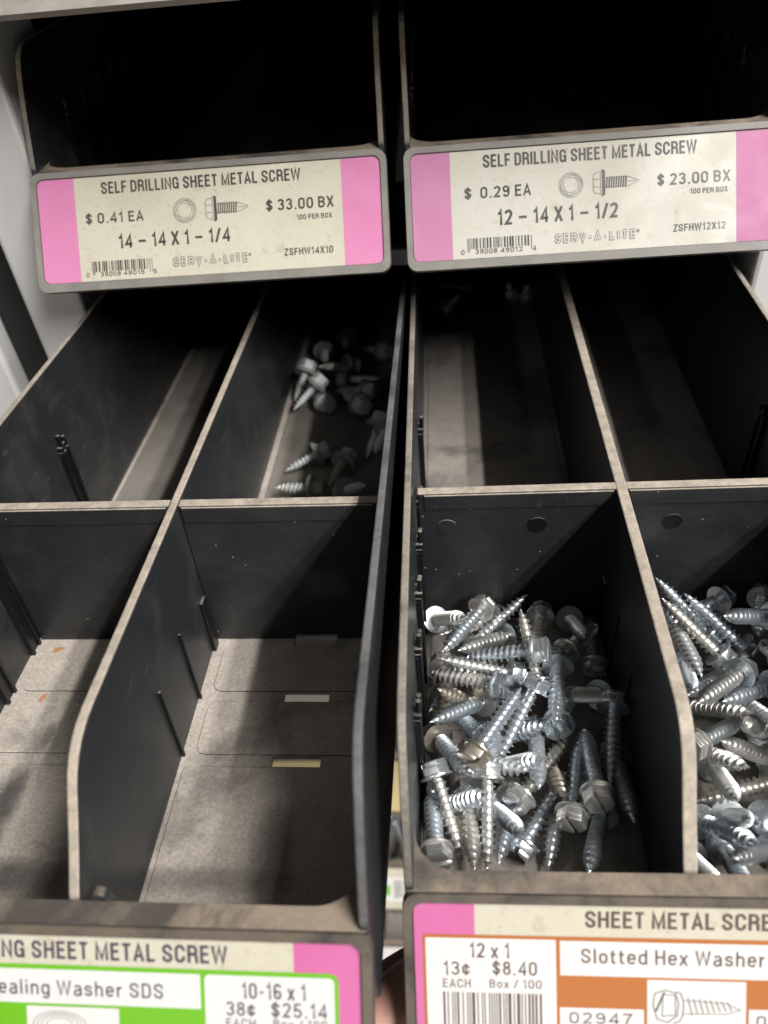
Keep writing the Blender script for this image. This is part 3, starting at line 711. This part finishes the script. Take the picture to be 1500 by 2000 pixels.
PA = [[-46.4,113.0,15.4,-62.0,90.0,17.6],
[-50.6,103.1,5.7,-29.5,117.6,16.8],
[-29.9,72.3,20.7,-34.6,97.4,31.9],
[-65.4,116.0,4.7,-53.3,100.3,24.3],
[-29.2,79.9,31.4,-54.4,84.8,20.4],
[-37.2,78.1,20.2,-63.7,78.9,28.8],
[-42.3,69.3,26.0,-66.3,81.0,17.9],
[-36.3,107.7,4.7,-56.4,91.9,15.9],
[-62.0,89.3,11.7,-60.9,62.1,17.9],
[-47.3,71.0,16.2,-65.7,54.2,28.7],
[-47.7,50.5,23.9,-60.9,71.7,11.4],
[-52.8,41.6,30.3,-36.9,64.4,32.4],
[-31.7,68.2,28.7,-45.2,48.8,13.9],
[-23.0,80.5,23.7,-27.4,53.5,29.4],
[-25.6,108.8,16.2,-30.2,81.7,20.9],
[-13.7,116.0,4.8,-11.9,93.1,20.6],
[-19.1,91.8,13.5,-3.0,112.8,4.6],
[-7.6,91.0,5.4,-5.4,118.4,0.8],
[-25.5,58.5,19.8,-16.5,82.2,8.0],
[-6.9,80.8,4.7,-22.2,67.4,23.7],
[-7.0,66.4,20.9,-12.2,39.1,18.2],
[-64.4,59.7,12.7,-52.8,37.6,25.1],
[-57.8,53.0,10.0,-36.0,41.1,22.7],
[-64.5,42.4,21.2,-56.3,18.3,9.8],
[-48.5,41.7,21.8,-49.7,16.3,10.3],
[-39.6,36.8,13.5,-21.7,58.2,14.4],
[-39.1,26.1,4.7,-23.1,48.1,11.1],
[-31.7,62.0,12.3,-33.8,35.8,21.5],
[-25.7,47.2,4.8,-31.7,20.0,3.7],
[-24.6,29.5,16.8,-18.6,56.7,15.9],
[-17.3,32.2,23.5,-17.1,59.5,17.9],
[-13.2,38.1,4.7,-22.1,14.0,15.6],
[-7.1,56.0,7.6,-6.5,29.1,14.8],
[-55.0,40.8,10.2,-53.5,13.9,17.4],
[-64.0,16.3,19.6,-66.1,42.4,10.1],
[-40.2,44.5,4.7,-46.4,18.2,11.6],
[-45.3,52.7,4.6,-32.0,42.9,27.1],
[-37.7,75.9,10.2,-46.6,50.6,17.7],
[-22.5,37.3,9.5,-16.3,64.4,8.1],
[-40.5,115.9,6.3,-62.5,100.7,14.1],
[-22.9,85.3,7.8,-39.5,65.7,18.6],
[-48.1,87.4,8.7,-24.5,76.3,18.6],
[-55.0,92.5,4.7,-66.7,68.5,12.9],
[-47.1,74.2,4.6,-63.5,68.3,26.4],
[-47.0,62.1,4.5,-28.4,56.3,24.6],
[-29.3,57.9,4.7,-26.4,34.4,19.5],
[-65.5,38.1,4.6,-48.7,32.1,26.0],
[-33.7,98.8,4.7,-19.0,84.8,23.8],
[-48.2,39.9,4.7,-39.6,21.6,23.9]]
PB = [[32.3,96.1,16.5,14.2,111.9,30.6],
[31.6,83.5,21.0,12.6,98.3,35.0],
[41.5,89.5,17.8,21.6,102.9,32.2],
[17.6,99.6,23.8,21.1,72.0,26.1],
[41.7,115.9,15.0,19.2,99.8,18.0],
[51.7,96.3,26.7,28.8,86.4,39.2],
[55.5,115.9,15.5,45.0,91.0,22.6],
[35.0,75.5,24.7,14.8,57.9,32.4],
[39.3,90.6,4.7,18.7,74.0,13.5],
[47.9,76.4,16.2,25.2,63.3,25.6],
[39.9,51.3,27.8,35.6,74.0,12.2],
[20.2,76.0,4.6,34.6,60.7,22.9],
[14.7,51.7,19.1,35.7,67.3,9.3],
[43.1,65.3,4.7,28.9,55.4,26.6],
[15.9,60.7,5.3,28.1,42.4,22.5],
[43.4,55.4,4.7,22.1,51.6,22.4],
[40.6,46.9,7.8,13.9,38.8,9.5],
[23.6,36.5,4.5,20.9,23.6,29.2],
[23.5,54.4,4.7,22.0,32.4,21.9],
[14.4,35.4,4.6,22.9,18.6,25.2],
[34.8,36.4,4.6,24.3,23.4,26.9],
[19.6,27.8,4.7,17.9,6.1,22.1],
[35.2,26.9,4.7,15.9,16.0,21.7],
[9.0,24.8,4.6,10.0,6.0,25.2],
[24.2,93.7,4.7,19.0,71.2,20.5],
[59.0,94.4,4.7,43.5,85.9,26.3]]
PS = [[17.1,346.7,6.1,20.6,325.1,8.4],
[14.1,307.8,15.7,6.1,293.7,0.9],
[23.5,288.5,17.0,8.3,278.3,4.9],
[26.7,282.0,6.1,14.6,300.2,3.8],
[46.7,273.3,9.8,33.9,291.2,8.0],
[38.5,313.7,11.7,19.8,303.6,17.5],
[55.4,340.6,6.1,39.2,354.6,1.1],
[58.1,250.6,15.5,50.5,236.0,0.8],
[62.9,239.7,17.9,56.9,218.6,16.2],
[30.3,235.0,8.1,11.2,226.0,2.0],
[41.8,231.8,6.1,35.0,211.1,3.2],
[31.3,206.0,6.8,9.5,208.5,5.8],
[43.1,203.0,7.0,55.8,190.3,19.7],
[34.1,302.7,9.0,54.9,296.5,12.6],
[29.7,363.7,6.1,30.5,341.8,8.0],
[49.7,289.6,9.1,29.1,296.5,5.8]]
LA=["zinc hex screw, head cocked up at the far left corner of the left heap",
"zinc screw with the highest tip, leaning up toward the cross divider in the left heap",
"zinc screw rising almost straight up, point just below the highest tip of the left heap",
"zinc screw half hidden against the left wall behind the far left hex head",
"yellowish zinc screw lying level across the top middle of the left heap",
"zinc screw under the yellowish level one, slotted head turned toward the middle",
"bluish screw lying level with its point at the left wall and hex head inward",
"zinc screw with small hex head under the crossing of two raised points",
"zinc screw hanging down behind the bluish level screw at the left wall",
"zinc screw showing the underside of its round washer, point toward the left wall",
"screw with blunt shiny shank end lying over the round-washer screw",
"zinc screw slanting up to the middle of the left heap, over a parallel bluish one",
"bluish zinc screw with broad washer, parallel and right of the middle slanting screw",
"shaded screw standing nearly upright with dark hex head in the middle of the heap",
"dark screw head at the back of the heap against the cross divider",
"screw showing a pale ring under its head and its shank toward the viewer",
"brownish aged screw pointing up at the centre divider from the back of the heap",
"shaded screw with chipped dark hex head near the centre divider",
"screw facing the viewer with a clear driver slot across its flat hex head",
"slim shaded screw whose shank runs under the head by the centre divider",
"shaded screw hanging down along the centre divider with its head at the top",
"zinc screw with tilted hex head by the left wall, shank running under the heap",
"zinc screw lying level with upright washer rim and point to the right, mid heap",
"large zinc screw at the left wall, hex head up, shank slanting down to the lip",
"large zinc screw pointing straight at the front lip with hex head upward, front middle",
"zinc screw with bright hex head low and long shank rising to the slotted flat head",
"zinc screw with white glinting hex head closest to the bare floor at the front",
"zinc screw with thin washer seen edge on, shank hidden below, right of the heap's middle",
"zinc screw with its sharp point aimed at the bare floor near the front lip",
"shaded yellowish screw with dark slot in its head beside the bare floor",
"shaded screw with square-looking head low by the centre divider and shank rising",
"shaded screw with a curved washer rim, shank running down to the front lip",
"dim slender screw lying in the shadow at the foot of the centre divider",
"small bluish hex head screw between the two large screws at the front left",
"screw in the front left corner with its big head against the lip",
"zinc screw tucked behind the large front middle screw, point toward the lip",
"bright bit of screw head buried between the level screw and the rising long shank",
"bluish screw shank in the lower layer under the broad washer screw",
"shaded screw shank leaning behind the yellowish slotted head",
"zinc screw mostly buried under the far left hex head",
"zinc screw mostly buried under the middle of the left heap",
"zinc screw mostly buried below the yellowish level screw",
"zinc screw buried at the left wall below the bluish level screw",
"zinc screw buried under the blunt shiny shank end near the left wall",
"zinc screw buried between the two parallel slanting screws and the slotted flat head",
"zinc screw buried under the long shank rising to the slotted flat head",
"zinc screw buried beneath the large slanting screw at the left wall",
"dim zinc screw buried behind the upright shaded screw with dark hex head",
"zinc screw lying low between the front middle screw and the glinting hex head"]
LB=["pale screw whose point climbs highest along the centre divider in the right heap",
"pale screw lying beside the highest one with its hex head at the lower end",
"large screw slanting back with hex head and washer toward the viewer, right heap",
"thick shank end with square dark tip beside the centre divider in the right heap",
"grey hex head standing up at the back of the right heap",
"brownish screw lying level behind the raised grey hex head",
"shaded hex head at the back near the frame edge, shank downward",
"bright hex head with washer, long shank slanting left toward the centre divider",
"bluish thread lying under and parallel to the bright washer screw",
"dark thread lying level behind the smooth blunt shank",
"smooth blunt drill-like shank end pointing back in the right heap",
"blue-tinted head pressed against the centre divider, shank to the right",
"bluish screw slanting up from the centre divider below the blue-tinted head",
"grey hex head hanging under the smooth blunt shank",
"screw pointing right from the centre divider above the long yellowish one",
"pale pointed head at the frame edge above the long yellowish screw",
"long yellowish screw lying across the whole right heap with point to the divider",
"short bright thread rising under the long yellowish screw",
"flat round head leaning against the centre divider above the front lip",
"screw with a bright white washer edge near the front lip, shank to the right",
"large round washer face turned to the viewer at the front of the right heap",
"coarse screw slanting down to the front lip in the right heap",
"bluish thread level between the round washer face and the front lip",
"lowest screw of the right heap lying in the corner at the centre divider",
"buried screw head under the thick shank end at the centre divider",
"buried screw below the large slanting one in the right heap"]
LS=["dark domed screw head with a glint, farthest to the left in the shaded compartment",
"grey sealing-washer screw, upper of the two whose points meet",
"grey sealing-washer screw, lower of the two whose points meet",
"pale round screw head facing the viewer beside the two crossing points",
"dark round screw head facing the viewer right of the pale one",
"dark sealing-washer screw lying level behind the pale round head",
"dark screw head with a glint beside the bin's right wall",
"dark pointed shank by the right wall, left of a parallel one",
"dark pointed shank lying closest to the bin's right wall",
"pale sealing-washer screw lying alone on the dusty floor, point to the lower left",
"dark screw with its sealing washer seen edge on, behind the cross divider",
"white coarse-threaded screw lying level just behind the cross divider",
"dark screw head cut off by the top edge of the cross divider",
"dim screw lying level under the dark one behind the pale round head",
"dim screw shank deepest in the shade of the compartment",
"dim screw lying level between the pale and the dark round heads"]
LF=["dim round screw head at the left of the deep right-hand compartment",
"dim screw head with a small glint deep in the right-hand compartment",
"dim screw head touching the glinting one deep in the compartment",
"dim long screw lying level behind the three loose heads"]
LD=["blurred shiny screw in the bin far below the gap"]
def place_all(data, labels, kind, group, frame=None):
    for d, lab in zip(data, labels): place_screw(kind, d[:3], d[3:], lab, group, frame)
place_all(PA, LA, 'slot', 'zinc hex washer screws heaped in the front compartments')
place_all(PB, LB, 'slot', 'zinc hex washer screws heaped in the front compartments')
place_all(PS, LS, 'seal', 'loose sealing-washer screws in the shaded compartment', FRL)
PF = [(-59, 371, 6, -50, 396, 2), (-14.6, 383, 6, -16, 410, 2), (-6, 378, 6, 4-8, 405, 2), (-62, 404, 6, -36, 405, 2)]
place_all(PF, LF, 'far', 'few loose screws at the back of the deep compartment')
rr = random.Random(5)
for i in range(16):
    x = -138+rr.uniform(0, 34); y = 262+(i % 4)*16+rr.uniform(-4, 4); z = -524+8+(i//4)*5
    a = rr.uniform(-.5, .5)+(pi if rr.random() < .5 else 0)
    H = Vector((x-10*sin(a), y-13*cos(a), z)); Tt = H+Vector((sin(a)*27, cos(a)*27, rr.uniform(-6, 3)))
    place_screw('slot', H, Tt, LD[0], 'blurred screws in the bin far below')

# ------------------------------------------------------------------ chips of wood on the dusty floor
for (x, y, r, s, lab) in ((-59.5, 115, .3, 1.0, 'orange wood chip at the back of the dusty left compartment floor'), (-56.3, 92.2, 1.2, .8, 'smaller orange wood chip halfway along the dusty left compartment floor')):
    mb = MB().poly_extrude([(-2.2*s, -.6*s, 0), (.5*s, -.9*s, 0), (2.3*s, -.2*s, 0), (1.2*s, .8*s, 0), (-1.4*s, .7*s, 0)], (.2, .1, .7*s), .12)
    o = mb.build('wood_chip', 'chip'); o.matrix_world = FRL @ Matrix.Translation(Vector((x, y, .05))*MM) @ Matrix.Rotation(r, 4, 'Z')
    tag(o, lab, 'wood chip', 'wood chips on the bin floor')

# ------------------------------------------------------------------ the photographer's hand under the right-hand bin
def chain_mesh(name, chains, m, lvl=2):
    bm = bmesh.new(); rad = []
    vs = {}
    def V(k, p, r):
        if k not in vs: vs[k] = bm.verts.new(Vector(p)*MM); rad.append(r*MM)
        return vs[k]
    for ch in chains:
        prev = None
        for k, p, r in ch:
            v = V(k, p, r)
            if prev is not None and bm.edges.get((prev, v)) is None: bm.edges.new((prev, v))
            prev = v
    me = bpy.data.meshes.new(name); bm.to_mesh(me); bm.free()
    o = bpy.data.objects.new(name, me); C.objects.link(o)
    sk = o.modifiers.new('skin', 'SKIN'); sk.use_smooth_shade = True
    if not me.skin_vertices: 
        bm = bmesh.new(); bm.from_mesh(me); bm.verts.layers.skin.verify(); bm.to_mesh(me); bm.free()
    for i, r in enumerate(rad): me.skin_vertices[0].data[i].radius = (r, r)
    me.skin_vertices[0].data[0].use_root = True
    sb = o.modifiers.new('sub', 'SUBSURF'); sb.levels = lvl; sb.render_levels = lvl
    me.materials.append(M[m]); return o
pal = [('palm', (-122, -74, -46), 17), ('wrist', (-150, -122, -86), 20), ('fore', (-188, -182, -140), 27)]
hand = chain_mesh('person', [
    pal,
    [pal[0], ('k1', (-106, -52, -28), 10.5), ('i1', (-93, -33, -15), 8.8), ('i2', (-79, -14, -6), 8.2), ('i3', (-64, -2, -5), 7.0)],
    [pal[0], ('k2', (-116, -44, -40), 10.5), ('m1', (-100, -18, -36), 8.8), ('m2', (-84, -2, -34), 8.0), ('m3', (-68, 8, -32), 6.8)],
    [pal[0], ('k3', (-126, -44, -54), 10), ('r1', (-108, -16, -54), 8.4), ('r2', (-92, 0, -54), 7.6), ('r3', (-78, 8, -52), 6.5)],
    [pal[0], ('k4', (-134, -50, -66), 9), ('p1', (-120, -26, -70), 7.4), ('p2', (-108, -12, -71), 6.7), ('p3', (-98, -4, -70), 5.8)],
    [pal[0], ('t0', (-98, -74, -30), 11.5), ('t1', (-80, -60, -18), 9.2), ('t2', (-64, -48, -12), 7.6)],
], 'skin')
tag(hand, 'bare hand with a fingertip reaching in between the two pulled-out bins from below', 'person')
print('faces ok')
